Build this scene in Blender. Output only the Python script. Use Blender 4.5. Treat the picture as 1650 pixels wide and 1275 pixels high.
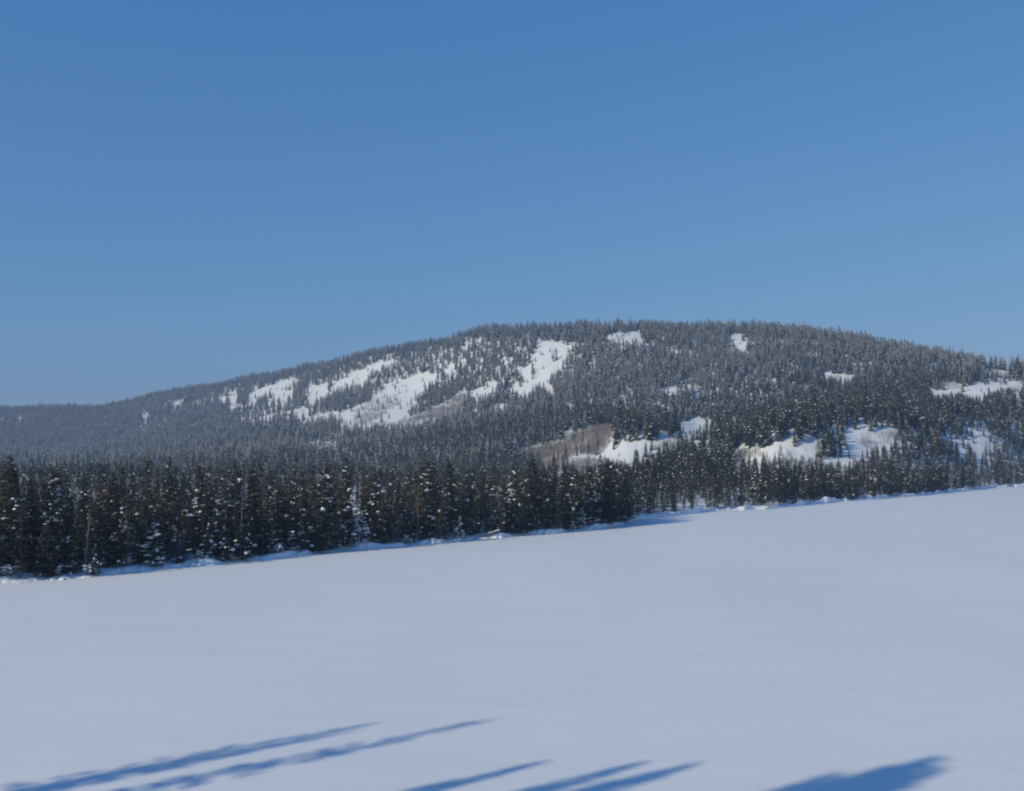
import bpy, math, random
import numpy as np
from mathutils import Vector, Matrix

S = bpy.context.scene
for o in list(bpy.data.objects):
    bpy.data.objects.remove(o)
C = S.collection

# ------------------------------------------------------------------ camera
EYE = 16.0                                   # eye height above the frozen lake
FPX = 1604.0                                 # 35 mm lens on a 1650 px wide picture
PITCH = math.atan(98.5 / FPX)
cd = bpy.data.cameras.new('camera')
cd.lens = 35.0; cd.sensor_width = 36.0; cd.clip_start = 0.1; cd.clip_end = 20000
cam = bpy.data.objects.new('camera', cd); C.objects.link(cam)
cam.location = (0, 0, EYE); cam.rotation_euler = (math.pi / 2 + PITCH, 0, 0)
S.camera = cam

# ------------------------------------------------------------------ sun, sky, exposure
SUN_EL = math.radians(28)
LDIR = (math.cos(math.radians(38)), math.sin(math.radians(38)))     # way the shadows fall
w = bpy.data.worlds.new('World'); S.world = w; w.use_nodes = True
nt = w.node_tree; nt.nodes.clear()
sky = nt.nodes.new('ShaderNodeTexSky'); sky.sky_type = 'NISHITA'; sky.sun_disc = False
sky.sun_elevation = SUN_EL
sky.sun_rotation = math.atan2(-LDIR[0], -LDIR[1])
sky.altitude = 2200; sky.air_density = 1.0; sky.dust_density = 0.0; sky.ozone_density = 6.0
bg = nt.nodes.new('ShaderNodeBackground'); bg.inputs['Strength'].default_value = 0.105
wo = nt.nodes.new('ShaderNodeOutputWorld')
# the camera's tone response to the whole sky: softer steps in blue than in red
sep = nt.nodes.new('ShaderNodeSeparateColor'); com = nt.nodes.new('ShaderNodeCombineColor')
nt.links.new(sky.outputs[0], sep.inputs[0])
for ch, (pw, gain) in enumerate(((.95, .85), (.62, .668), (.35, .70))):
    m0 = nt.nodes.new('ShaderNodeMath'); m0.operation = 'MULTIPLY'; m0.inputs[1].default_value = .105
    m1 = nt.nodes.new('ShaderNodeMath'); m1.operation = 'POWER'; m1.inputs[1].default_value = pw
    m2 = nt.nodes.new('ShaderNodeMath'); m2.operation = 'MULTIPLY'; m2.inputs[1].default_value = gain / .105
    nt.links.new(sep.outputs[ch], m0.inputs[0]); nt.links.new(m0.outputs[0], m1.inputs[0])
    nt.links.new(m1.outputs[0], m2.inputs[0]); nt.links.new(m2.outputs[0], com.inputs[ch])
nt.links.new(com.outputs[0], bg.inputs[0]); nt.links.new(bg.outputs[0], wo.inputs[0])

sl = bpy.data.lights.new('sun', 'SUN'); sl.energy = 3.3; sl.angle = math.radians(0.7)
sl.color = (1.0, 0.90, 0.64)
sun = bpy.data.objects.new('sun', sl); C.objects.link(sun)
tosun = Vector((-LDIR[0] * math.cos(SUN_EL), -LDIR[1] * math.cos(SUN_EL), math.sin(SUN_EL)))
sun.rotation_euler = tosun.to_track_quat('Z', 'Y').to_euler()
sun.location = (-60, -60, 120)

S.view_settings.view_transform = 'Standard'
S.view_settings.look = 'None'
S.view_settings.exposure = 0.0
S.view_settings.gamma = 1.0
S.view_settings.use_curve_mapping = False
S.cycles.max_bounces = 5
S.cycles.diffuse_bounces = 3
S.cycles.volume_bounces = 0
S.cycles.use_denoising = True
S.cycles.filter_width = 2.1

rng = np.random.default_rng(11)
random.seed(11)

# ------------------------------------------------------------------ helpers
def ray(px, py):
    a = (px - 825.0) / FPX; b = (637.5 - py) / FPX
    y = math.cos(PITCH) - b * math.sin(PITCH)
    z = math.sin(PITCH) + b * math.cos(PITCH)
    return a / y, z / y                      # x and z gained per metre of depth
def zat(px, py, Y):
    return EYE + ray(px, py)[1] * Y
def lake_pt(px, py):
    u, v = ray(px, py); Y = -EYE / v
    return u * Y, Y

def vnoise(x, y, seed=0):                    # smooth value noise, -1..1
    x = np.asarray(x, float); y = np.asarray(y, float)
    xi = np.floor(x).astype(np.int64); yi = np.floor(y).astype(np.int64)
    fx = x - xi; fy = y - yi
    fx = fx * fx * (3 - 2 * fx); fy = fy * fy * (3 - 2 * fy)
    def h(i, j):
        n = (i * 374761393 + j * 668265263 + seed * 144269) & 0xffffffff
        n = ((n ^ (n >> 13)) * 1274126177) & 0xffffffff
        return ((n ^ (n >> 16)) & 0xffff) / 32767.5 - 1
    a = h(xi, yi) * (1 - fx) + h(xi + 1, yi) * fx
    b = h(xi, yi + 1) * (1 - fx) + h(xi + 1, yi + 1) * fx
    return a * (1 - fy) + b * fy
def fbm(x, y, seed=0, n=4):
    s = 0; a = 1; t = 0
    for k in range(n):
        s = s + a * vnoise(np.asarray(x) * 2 ** k, np.asarray(y) * 2 ** k, seed + k * 17); t += a; a *= .5
    return s / t

def mesh(name, v, f, mats=(), midx=None, smooth=False):
    me = bpy.data.meshes.new(name)
    me.from_pydata([tuple(p) for p in v], [], [tuple(q) for q in f])
    for m in mats: me.materials.append(m)
    if midx is not None: me.polygons.foreach_set('material_index', list(midx))
    if smooth: me.polygons.foreach_set('use_smooth', [True] * len(me.polygons))
    me.update()
    return me
def link(name, me, parent=None, loc=None, coll=None):
    o = bpy.data.objects.new(name, me)
    (coll or C).objects.link(o)
    if parent is not None: o.parent = parent
    if loc is not None: o.location = loc
    return o
def tag(o, label=None, cat=None, group=None, kind=None):
    if label: o['label'] = label
    if cat: o['category'] = cat
    if group: o['group'] = group
    if kind: o['kind'] = kind
    return o

# ------------------------------------------------------------------ materials
def mat(name, col, rough=.8, spec=.2):
    m = bpy.data.materials.new(name); m.use_nodes = True
    b = m.node_tree.nodes['Principled BSDF']
    b.inputs['Base Color'].default_value = (*col, 1)
    b.inputs['Roughness'].default_value = rough
    b.inputs['Specular IOR Level'].default_value = spec
    return m, m.node_tree, b
def ramp_noise(t, b, stops, scale, detail=4, coord='Object', vec_scale=None):
    tc = t.nodes.new('ShaderNodeTexCoord')
    n = t.nodes.new('ShaderNodeTexNoise'); n.inputs['Scale'].default_value = scale; n.inputs['Detail'].default_value = detail
    src = tc.outputs[coord]
    if vec_scale:
        mp = t.nodes.new('ShaderNodeMapping'); mp.inputs['Scale'].default_value = vec_scale
        t.links.new(src, mp.inputs[0]); src = mp.outputs[0]
    t.links.new(src, n.inputs['Vector'])
    r = t.nodes.new('ShaderNodeValToRGB')
    e = r.color_ramp.elements
    while len(e) < len(stops): e.new(.5)
    for k, (p, c) in enumerate(stops): e[k].position = p; e[k].color = (*c, 1)
    t.links.new(n.outputs['Fac'], r.inputs[0])
    t.links.new(r.outputs[0], b.inputs['Base Color'])
    return n, r, src
def add_bump(t, b, layers):
    tc = t.nodes.new('ShaderNodeTexCoord'); prev = None
    for (scale, vs, strength, dist) in layers:
        mp = t.nodes.new('ShaderNodeMapping'); mp.inputs['Scale'].default_value = vs
        mp.inputs['Rotation'].default_value = (0, 0, math.radians(-28))
        n = t.nodes.new('ShaderNodeTexNoise'); n.inputs['Scale'].default_value = scale; n.inputs['Detail'].default_value = 5
        bm = t.nodes.new('ShaderNodeBump'); bm.inputs['Strength'].default_value = strength; bm.inputs['Distance'].default_value = dist
        t.links.new(tc.outputs['Object'], mp.inputs[0]); t.links.new(mp.outputs[0], n.inputs['Vector'])
        t.links.new(n.outputs['Fac'], bm.inputs['Height'])
        if prev: t.links.new(prev.outputs[0], bm.inputs['Normal'])
        prev = bm
    t.links.new(prev.outputs[0], b.inputs['Normal'])

M_lake, t, b = mat('lake_snow', (.86, .87, .9), .65, .25)
ramp_noise(t, b, [(.3, (.80, .81, .82)), (.7, (.86, .865, .87))], .035, 5, vec_scale=(1, .35, 1))
add_bump(t, b, [(.06, (.5, 1.4, 1), .6, .5), (.5, (.35, 1.6, 1), .45, .08), (9, (1, 1, 1), .3, .012)])
M_ground, t, b = mat('ground_snow', (.86, .87, .9), .7, .2)
ramp_noise(t, b, [(.3, (.82, .825, .84)), (.7, (.88, .88, .885))], .05, 5)
add_bump(t, b, [(.15, (1, 1, 1), .6, 1.2), (1.1, (1, 1, 1), .5, .2)])
M_snow, t, b = mat('branch_snow', (.89, .89, .89), .7, .2)

def foliage(name, stops):
    m, t, b = mat(name, stops[0][1], .75, .15)
    n, r, _ = ramp_noise(t, b, stops, .9, 3)
    oi = t.nodes.new('ShaderNodeObjectInfo')
    hs = t.nodes.new('ShaderNodeHueSaturation')
    mr = t.nodes.new('ShaderNodeMapRange'); mr.inputs['To Min'].default_value = .6; mr.inputs['To Max'].default_value = 1.5
    mh = t.nodes.new('ShaderNodeMapRange'); mh.inputs['To Min'].default_value = .455; mh.inputs['To Max'].default_value = .525
    mu = t.nodes.new('ShaderNodeMath'); mu.operation = 'MULTIPLY'; mu.inputs[1].default_value = 7.31
    fr = t.nodes.new('ShaderNodeMath'); fr.operation = 'FRACT'
    t.links.new(oi.outputs['Random'], mr.inputs['Value'])
    t.links.new(oi.outputs['Random'], mu.inputs[0]); t.links.new(mu.outputs[0], fr.inputs[0]); t.links.new(fr.outputs[0], mh.inputs['Value'])
    t.links.new(mr.outputs[0], hs.inputs['Value']); t.links.new(mh.outputs[0], hs.inputs['Hue'])
    t.links.new(r.outputs[0], hs.inputs['Color']); t.links.new(hs.outputs[0], b.inputs['Base Color'])
    return m
M_fol = foliage('needles', [(.3, (.036, .042, .027)), (.5, (.068, .070, .042)), (.7, (.125, .108, .070))])
M_folb = foliage('needles_brownish', [(.3, (.055, .050, .034)), (.5, (.100, .082, .055)), (.7, (.165, .122, .080))])
M_folfar = foliage('needles_far', [(.3, (.040, .046, .038)), (.7, (.075, .078, .060))])
M_bark, t, b = mat('bark', (.10, .075, .06), .9, .1)
ramp_noise(t, b, [(.3, (.06, .045, .038)), (.7, (.15, .115, .09))], 3, 5, vec_scale=(1, 1, .25))
M_log, t, b = mat('weathered_log', (.2, .16, .13), .85, .15)
ramp_noise(t, b, [(.3, (.12, .095, .08)), (.7, (.28, .23, .19))], 3, 5)
M_twig, t, b = mat('bare_twigs', (.27, .215, .19), .85, .1)
ramp_noise(t, b, [(.3, (.22, .187, .168)), (.7, (.35, .305, .28))], .4, 3)

# ------------------------------------------------------------------ terrain: shore line, foothills, mountain
shore_px = [(-900, 985), (-500, 968), (-200, 953), (0, 942), (60, 938), (120, 934), (200, 925), (300, 915), (400, 907), (480, 897),
            (560, 887), (640, 882), (720, 875), (800, 867), (880, 861), (960, 853), (1005, 847), (1022, 840), (1045, 835),
            (1100, 829), (1150, 824), (1230, 821), (1310, 813), (1400, 805), (1470, 800), (1540, 793), (1600, 786), (1650, 784),
            (1900, 776), (2600, 768)]
su = np.array([ray(px, py)[0] for px, py in shore_px])
sY = np.array([-EYE / ray(px, py)[1] for px, py in shore_px])
U0, U1, NU = -1.05, 1.1, 2200
UU = np.linspace(U0, U1, NU)
shoreY = np.interp(UU, su, sY)
k = np.ones(9) / 9
shoreY = np.convolve(np.pad(shoreY, 4, mode='edge'), k, mode='valid')
shoreY = shoreY + np.clip(shoreY / 160, .8, 2.2) * (1.6 * fbm(UU * 55, UU * 0, 3, 2) + 1.1 * fbm(UU * 190, UU * 0, 5, 2))

cols = {  # depth and height (z, or the row where that ground shows) of each break of slope
 -900: [(180, 'z', 2), (1200, 'z', 3.5), (1700, 'p', 728), (1900, 'p', 716), (2150, 'p', 700), (2450, 'p', 676), (3200, 'z', 30)],
 -300: [(200, 'z', 2), (1100, 'z', 3.5), (1550, 'p', 730), (1800, 'p', 714), (2050, 'p', 692), (2350, 'p', 668), (3000, 'z', 30)],
 0:    [(200, 'z', 2), (900, 'z', 3.5), (1350, 'p', 740), (1650, 'p', 716), (1900, 'p', 692), (2200, 'p', 663), (2800, 'z', 40)],
 170:  [(210, 'z', 2), (850, 'z', 3.5), (1250, 'p', 740), (1520, 'p', 712), (1800, 'p', 682), (2100, 'p', 660), (2700, 'z', 40)],
 300:  [(220, 'z', 2), (800, 'z', 3.5), (1100, 'p', 738), (1350, 'p', 705), (1650, 'p', 665), (1950, 'p', 632), (2600, 'z', 60)],
 480:  [(230, 'z', 2), (700, 'z', 3.5), (930, 'p', 738), (1120, 'p', 706), (1420, 'p', 652), (1740, 'p', 603), (2400, 'z', 80)],
 600:  [(240, 'z', 2), (650, 'z', 3.5), (850, 'p', 738), (1000, 'p', 708), (1300, 'p', 640), (1600, 'p', 575), (2300, 'z', 90)],
 720:  [(250, 'z', 2), (580, 'z', 3.5), (770, 'p', 738), (920, 'p', 702), (1180, 'p', 636), (1460, 'p', 554), (2100, 'z', 95)],
 800:  [(255, 'z', 2), (540, 'z', 3.5), (725, 'p', 736), (870, 'p', 698), (1100, 'p', 632), (1370, 'p', 533), (2000, 'z', 100)],
 780:  [(255, 'z', 2), (545, 'z', 3.5), (735, 'p', 736), (880, 'p', 698), (1115, 'p', 632), (1385, 'p', 536), (2000, 'z', 100)],
 860:  [(260, 'z', 2), (510, 'z', 3.5), (690, 'p', 735), (840, 'p', 695), (1040, 'p', 630), (1320, 'p', 535), (2000, 'z', 100)],
 1000: [(290, 'z', 2), (400, 'z', 5), (520, 'p', 755), (590, 'p', 712), (820, 'p', 680), (1280, 'p', 532), (1900, 'z', 100)],
 1130: [(310, 'z', 2), (390, 'z', 4), (500, 'p', 757), (580, 'p', 712), (800, 'p', 685), (1240, 'p', 540), (1900, 'z', 90)],
 1250: [(355, 'z', 1.6), (400, 'z', 4), (455, 'p', 757), (510, 'p', 708), (780, 'p', 672), (1200, 'p', 539), (1800, 'z', 80)],
 1350: [(390, 'z', 1.6), (425, 'z', 4), (480, 'p', 755), (540, 'p', 700), (770, 'p', 655), (1140, 'p', 549), (1750, 'z', 75)],
 1450: [(425, 'z', 1.6), (460, 'z', 5), (510, 'p', 748), (580, 'p', 692), (770, 'p', 640), (1100, 'p', 566), (1700, 'z', 70)],
 1650: [(575, 'z', 2), (595, 'z', 4), (640, 'p', 738), (690, 'p', 690), (770, 'p', 632), (980, 'p', 603), (1500, 'z', 60)],
 1900: [(640, 'z', 2), (665, 'z', 4), (700, 'p', 742), (750, 'p', 705), (830, 'p', 660), (1000, 'p', 628), (1500, 'z', 40)],
 2700: [(740, 'z', 2), (770, 'z', 4), (820, 'p', 742), (880, 'p', 715), (960, 'p', 690), (1150, 'p', 665), (1700, 'z', 30)],
}
cu = []; cY = []; cZ = []
for px in sorted(cols):
    cu.append(ray(px, 736)[0])
    cY.append([c[0] for c in cols[px]])
    cZ.append([c[2] if c[1] == 'z' else zat(px, c[2], c[0]) for c in cols[px]])
cu = np.array(cu); cY = np.array(cY, float); cZ = np.array(cZ, float)
ker = np.hanning(41); ker /= ker.sum()
def smooth(a): return np.convolve(np.pad(a, 20, mode='edge'), ker, mode='valid')
KY = np.stack([smooth(np.interp(UU, cu, cY[:, i])) for i in range(7)])
KZ = np.stack([smooth(np.interp(UU, cu, cZ[:, i])) for i in range(7)])
KY[0] = np.maximum(KY[0], shoreY + 12)
for i in range(1, 7): KY[i] = np.maximum(KY[i], KY[i - 1] + 15)
KY_all = np.vstack([shoreY[None] + 4, KY]); KZ_all = np.vstack([np.full((1, NU), .75), KZ])
CREST = KY[5]

def terrain(x, y):
    x = np.atleast_1d(np.asarray(x, float)); y = np.atleast_1d(np.asarray(y, float))
    u = np.clip(x / np.maximum(y, 1), U0, U1)
    fi = (u - U0) / (U1 - U0) * (NU - 1); i0 = np.clip(fi.astype(int), 0, NU - 2); ft = fi - i0
    L = lambda A: A[..., i0] * (1 - ft) + A[..., i0 + 1] * ft
    ky = L(KY_all); kz = L(KZ_all); s = L(shoreY)
    n = ky.shape[0]
    # monotone cubic through the breaks of slope
    d = (kz[1:] - kz[:-1]) / (ky[1:] - ky[:-1])
    m = np.zeros_like(ky)
    for i in range(1, n - 1):
        ok = d[i - 1] * d[i] > 0
        m[i] = np.where(ok, 2 * d[i - 1] * d[i] / np.where(ok, d[i - 1] + d[i], 1), 0)
    z = np.full_like(y, .75)
    for i in range(n - 1):
        h = ky[i + 1] - ky[i]; tt = np.clip((y - ky[i]) / h, 0, 1)
        t2 = tt * tt; t3 = t2 * tt
        seg = (2 * t3 - 3 * t2 + 1) * kz[i] + (t3 - 2 * t2 + tt) * h * m[i] + (-2 * t3 + 3 * t2) * kz[i + 1] + (t3 - t2) * h * m[i + 1]
        z = np.where((y >= ky[i]) & (y <= ky[i + 1]), seg, z)
    z = np.where(y > ky[-1], kz[-1] - np.clip((y - ky[-1]) * .06, 0, 60), z)
    for (bpx, bY_, bh, br) in ((1410, 560, 9, 42), (1292, 505, 8, 38), (1010, 592, 8, 40), (1570, 640, 6, 32)):
        bx_ = (bpx - 825) / FPX * bY_
        z = z + bh * np.exp(-((x - bx_) ** 2 + (y - bY_) ** 2) / (2 * (br * .6) ** 2))
    tt = y - s
    fade = np.clip((tt - 60) / 250, 0, 1)
    z = z + fade * (5.0 * fbm(x / 120, y / 120, 21) + 1.2 * fbm(x / 25, y / 25, 31))
    near = np.clip(tt / 5, 0, 1)
    z = z + near * .28 * fbm(x / 2.5, y / 2.5, 41) + near * .35 * fbm(x / 9, y / 9, 43)
    # the low snow bank at the water's edge
    bankh = np.clip(.55 + 1.0 * fbm(x / 4.5, y / 4.5, 51, 2), .18, 1.5) * np.clip(y / 200, .8, 1.8)
    r = np.clip(tt / 1.5, 0, 1); r = r * r * (3 - 2 * r)
    z = np.where(tt < 6, np.where(tt < 1.5, -.35 + (bankh + .35) * r, bankh + (z - bankh) * np.clip((tt - 1.5) / 4.5, 0, 1)), z)
    return z
def tz(x, y): return float(terrain(x, y)[0])
def shore_at(x, y):
    return np.interp(np.asarray(x) / np.asarray(y), UU, shoreY)

tsteps = np.concatenate([[-1.5, 0, .3, .6, .9, 1.2, 1.5, 2.0, 2.6, 3.4, 4.4, 5.6, 7, 9, 11.5, 14.5, 18, 22, 27, 33, 40, 50, 62, 76, 92, 110],
                         np.linspace(130, 1100, 86), np.linspace(1120, 2600, 60)])
NA = 1500
uu = np.linspace(-1.0, 1.05, NA)
sh = np.interp(uu, UU, shoreY)
Yg = sh[None, :] + tsteps[:, None]
Xg = uu[None, :] * Yg
Zg = terrain(Xg.ravel(), Yg.ravel()).reshape(Yg.shape)
Zg[0] = -.5
V = np.stack([Xg, Yg, Zg], -1).reshape(-1, 3)
NT = len(tsteps)
ii, jj = np.meshgrid(np.arange(NT - 1), np.arange(NA - 1), indexing='ij')
q = np.stack([ii * NA + jj, ii * NA + jj + 1, (ii + 1) * NA + jj + 1, (ii + 1) * NA + jj], -1).reshape(-1, 4)
me = bpy.data.meshes.new('terrain')
me.vertices.add(len(V)); me.vertices.foreach_set('co', V.ravel())
me.loops.add(q.size); me.loops.foreach_set('vertex_index', q.ravel().astype(np.int32))
me.polygons.add(len(q)); me.polygons.foreach_set('loop_start', np.arange(0, q.size, 4, dtype=np.int32))
me.polygons.foreach_set('loop_total', np.full(len(q), 4, dtype=np.int32))
me.polygons.foreach_set('use_smooth', np.ones(len(q), dtype=bool))
me.update(calc_edges=True); me.validate(); me.materials.append(M_ground)
tag(link('snowy_mountain_terrain', me), 'snow covered ground rising from the lakeshore to the mountain ridge', 'terrain', kind='structure')

# frozen lake: one sheet, fine where the camera looks, reaching the horizon
n = 120
gx = np.sinh(np.linspace(-6.2, 6.2, n)) / np.sinh(6.2) * 3400
gv = [(x, y, 0) for y in gx for x in gx]
gf = [(i * n + j, i * n + j + 1, (i + 1) * n + j + 1, (i + 1) * n + j) for i in range(n - 1) for j in range(n - 1)]
tag(link('frozen_lake', mesh('lake', gv, gf, [M_lake], smooth=True)), 'wide frozen lake under smooth wind packed snow', 'lake', kind='structure')

# the bank the photographer stands on
def bank_z(x, y):
    ex = np.clip(-x - .62 * np.maximum(y, 0) - 4, 0, 40)
    z = 14.4 - .42 * np.maximum(y - ex, 0) + .3 * fbm(x / 7, y / 7, 61)
    z = z - np.clip((-x - 90) * .4, 0, 20) - np.clip((x - 90) * .4, 0, 20) - np.clip((-y - 90) * .4, 0, 20)
    return z
bx = np.linspace(-140, 140, 141); by = np.linspace(-140, 100, 121)
BX, BY = np.meshgrid(bx, by)
BZ = np.maximum(bank_z(BX, BY), -.6)
bv = np.stack([BX, BY, BZ], -1).reshape(-1, 3)
bf = []
for i in range(120):
    for j in range(140):
        if max(BZ[i, j], BZ[i + 1, j], BZ[i, j + 1], BZ[i + 1, j + 1]) > -.59:
            bf.append((i * 141 + j, i * 141 + j + 1, (i + 1) * 141 + j + 1, (i + 1) * 141 + j))
tag(link('near_bank', mesh('near_bank', bv, bf, [M_ground], smooth=True)), 'snowy bank of the lake on the near side', 'bank', kind='structure')

# ------------------------------------------------------------------ conifers in detail
def lump(vs, fs, c, rx, ry, rz, rot, r):
    """a low snow pillow: flat dome with uneven rim"""
    b = len(vs); nseg = 6
    ca, sa = math.cos(rot), math.sin(rot)
    def P(x, y, z): vs.append((c[0] + x * ca - y * sa, c[1] + x * sa + y * ca, c[2] + z))
    for k_ in range(nseg):
        a = k_ / nseg * 2 * math.pi; f = r.uniform(.75, 1.2)
        P(rx * f * math.cos(a), ry * f * math.sin(a), -rz * r.uniform(.2, .6))
    for k_ in range(nseg):
        a = k_ / nseg * 2 * math.pi; f = r.uniform(.5, .75)
        P(rx * f * math.cos(a), ry * f * math.sin(a), rz * r.uniform(.4, .8))
    P(0, 0, rz)
    for k_ in range(nseg):
        k2 = (k_ + 1) % nseg
        fs.append((b + k_, b + k2, b + nseg + k2, b + nseg + k_)); fs.append((b + nseg + k_, b + nseg + k2, b + 2 * nseg))
    fs.append(tuple(b + k_ for k_ in reversed(range(nseg))))

def conifer_geo(seed, H, R, bare, whorl_gap, nb, snow_p, snow_sz, dust, dens=1.0, shape=.85, twigs=4, blade=.13, trunk_r=.15, heavy=False):
    r = random.Random(seed)
    cv, cf, sv, sf = [], [], [], []
    lean = (r.uniform(-.02, .02), r.uniform(-.02, .02))
    def axis(z): return (lean[0] * z, lean[1] * z)
    def quad(p, d, side, L, wd, droop):
        b = len(cv)
        tip = (p[0] + d[0] * L, p[1] + d[1] * L, p[2] + d[2] * L - droop)
        mid = (p[0] + d[0] * L * .45, p[1] + d[1] * L * .45, p[2] + d[2] * L * .45 - droop * .3)
        cv.extend([p, (mid[0] + side[0] * wd, mid[1] + side[1] * wd, mid[2] + side[2] * wd), tip,
                   (mid[0] - side[0] * wd, mid[1] - side[1] * wd, mid[2] - side[2] * wd)])
        cf.append((b, b + 1, b + 2, b + 3))
        return mid
    z = bare * H; gap_side = r.uniform(0, 6.28)
    while z < H * .985:
        tt = (z / H - bare) / (1 - bare)
        rad = R * max(.06, (1 - tt) ** shape) * (.55 + .45 * min(1, tt * 5 + .35)) * r.uniform(.72, 1.2)
        n_ = max(3, int(round(nb * r.uniform(.7, 1.15) * (.6 + .4 * (1 - tt)))))
        a0 = r.uniform(0, 6.28)
        for k_ in range(n_):
            if r.random() > dens: continue
            a = a0 + k_ / n_ * 6.283 + r.uniform(-.3, .3)
            L = rad * r.uniform(.6, 1.18)
            up = .55 * tt - .22 + r.uniform(-.12, .12)
            cx, sx = math.cos(a), math.sin(a)
            ax = axis(z); zz = z + r.uniform(-.12, .12)
            P0 = (ax[0], ax[1], zz)
            pts = []
            for s in (.25, .5, .75, 1.0):
                pts.append((P0[0] + cx * L * s, P0[1] + sx * L * s, P0[2] + L * (up * s + .16 * s * s * (1 - tt * .6) - .06 * s)))
            # foliage blades along the bough
            quad(P0, (cx, sx, up), (-sx, cx, r.uniform(-.4, .4)), L * 1.02, blade * .9 + .05 * L, -.05 * L)
            for q_ in range(twigs):
                s = .3 + .7 * (q_ + r.random()) / twigs
                i_ = min(2, int(s * 4) - 1 if s >= .25 else 0); i_ = max(0, i_)
                pb = [pts[i_][m_] + (pts[i_ + 1][m_] - pts[i_][m_]) * ((s * 4 - 1) - i_) for m_ in range(3)]
                for sd in (-1, 1):
                    ang = a + sd * r.uniform(.5, 1.15)
                    l2 = (.22 + .42 * L * (1 - s * .65)) * r.uniform(.6, 1.15)
                    d = (math.cos(ang), math.sin(ang), r.uniform(-.25, .2))
                    quad(tuple(pb), d, (-d[1] * .9, d[0] * .9, r.uniform(-.8, .8)), l2, blade * r.uniform(.6, 1.2), .12 * l2)
            if r.random() < snow_p * (1.15 - .45 * tt):
                pp = pts[r.choice((1, 2, 2))]
                sz = snow_sz * r.uniform(.45, 1.35) * (.6 + .4 * min(1, L))
                lump(sv, sf, (pp[0], pp[1], pp[2] + .06), sz * .85, sz * r.uniform(.45, .8), sz * r.uniform(.4, .75), a, r)
                if heavy:                    # a layer lying along the bough
                    for m_ in (1, 3):
                        s3 = sz * r.uniform(.5, .9); p3 = pts[m_]
                        lump(sv, sf, (p3[0], p3[1], p3[2] + .05), s3, s3 * .6, s3 * .45, a, r)
                elif r.random() < .5:        # a second, smaller pillow leaning on the first
                    s2 = sz * r.uniform(.35, .6)
                    lump(sv, sf, (pp[0] + r.uniform(-.3, .3), pp[1] + r.uniform(-.3, .3), pp[2] + r.uniform(-.2, .05)), s2, s2 * .7, s2 * .6, a + 1, r)
            elif r.random() < dust:
                for _ in range(2):
                    pp = pts[r.choice((0, 1, 2, 3))]; sz = r.uniform(.07, .2)
                    lump(sv, sf, (pp[0] + r.uniform(-.2, .2), pp[1] + r.uniform(-.2, .2), pp[2] + .06), sz, sz * .7, sz * .4, a, r)
        z += whorl_gap * r.uniform(.75, 1.25) * (1 - .35 * tt)
    # leader shoot
    ax = axis(H)
    for k_ in range(5):
        a = r.uniform(0, 6.28); quad((ax[0], ax[1], H * .97), (math.cos(a) * .25, math.sin(a) * .25, 1), (-math.sin(a), math.cos(a), 0), H * .035 + .2, .07, 0)
    # trunk, tapered and slightly crooked
    tv, tf = [], []
    zs = [-.5, .3, 1.5, H * .3, H * .55, H * .8, H * .99]
    for i_, zc in enumerate(zs):
        ra = trunk_r * (1.25 if i_ == 0 else 1) * max(.08, 1 - zc / H)
        ax = axis(zc)
        for k_ in range(7):
            a = k_ / 7 * 6.283
            tv.append((ax[0] + ra * math.cos(a) + .03 * math.sin(zc), ax[1] + ra * math.sin(a), zc))
    for i_ in range(len(zs) - 1):
        for k_ in range(7):
            tf.append((i_ * 7 + k_, i_ * 7 + (k_ + 1) % 7, (i_ + 1) * 7 + (k_ + 1) % 7, (i_ + 1) * 7 + k_))
    # dead stubs on a bare lower trunk
    for k_ in range(int(10 * bare / .1)):
        zc = r.uniform(.4, max(.6, bare * H)); a = r.uniform(0, 6.28); l_ = r.uniform(.3, 1.0); b = len(tv)
        ax = axis(zc)
        tv.extend([(ax[0], ax[1], zc - .03), (ax[0], ax[1], zc + .03), (ax[0] + math.cos(a) * l_, ax[1] + math.sin(a) * l_, zc - .1 * l_)])
        tf.append((b, b + 1, b + 2))
    return (tv, tf), (cv, cf), (sv, sf)

SPEC = [  # look, geometry, foliage
 ('slim pointed dark conifer', dict(H=14, R=1.9, bare=.04, whorl_gap=.42, nb=6, snow_p=.03, snow_sz=.42, dust=.015, trunk_r=.16), M_fol),
 ('slim snow dotted conifer', dict(H=14, R=2.0, bare=.05, whorl_gap=.44, nb=6, snow_p=.085, snow_sz=.5, dust=.03, trunk_r=.17), M_fol),
 ('broad drooping dark conifer', dict(H=13, R=2.6, bare=.03, whorl_gap=.46, nb=7, snow_p=.045, snow_sz=.5, dust=.02, trunk_r=.19), M_fol),
 ('thin ragged brownish conifer', dict(H=14, R=1.6, bare=.12, whorl_gap=.5, nb=5, snow_p=.04, snow_sz=.45, dust=.02, dens=.8, shape=.6, trunk_r=.14), M_folb),
 ('bare trunked olive brown pine', dict(H=14, R=1.9, bare=.22, whorl_gap=.5, nb=5, snow_p=.045, snow_sz=.48, dust=.02, dens=.85, shape=.55, trunk_r=.16), M_folb),
 ('full bushy young conifer', dict(H=8, R=1.9, bare=.02, whorl_gap=.36, nb=7, snow_p=.05, snow_sz=.45, dust=.04, trunk_r=.12), M_fol),
 ('snow plastered young conifer', dict(H=7, R=1.9, bare=.02, whorl_gap=.4, nb=7, snow_p=.22, snow_sz=.48, dust=.1, trunk_r=.11), M_fol),
 ('narrow round topped dark conifer', dict(H=13, R=1.55, bare=.05, whorl_gap=.38, nb=6, snow_p=.04, snow_sz=.44, dust=.02, shape=.5, trunk_r=.15), M_fol),
]
PROTO = []; ALT = {}
LR = random.Random(77)
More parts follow.
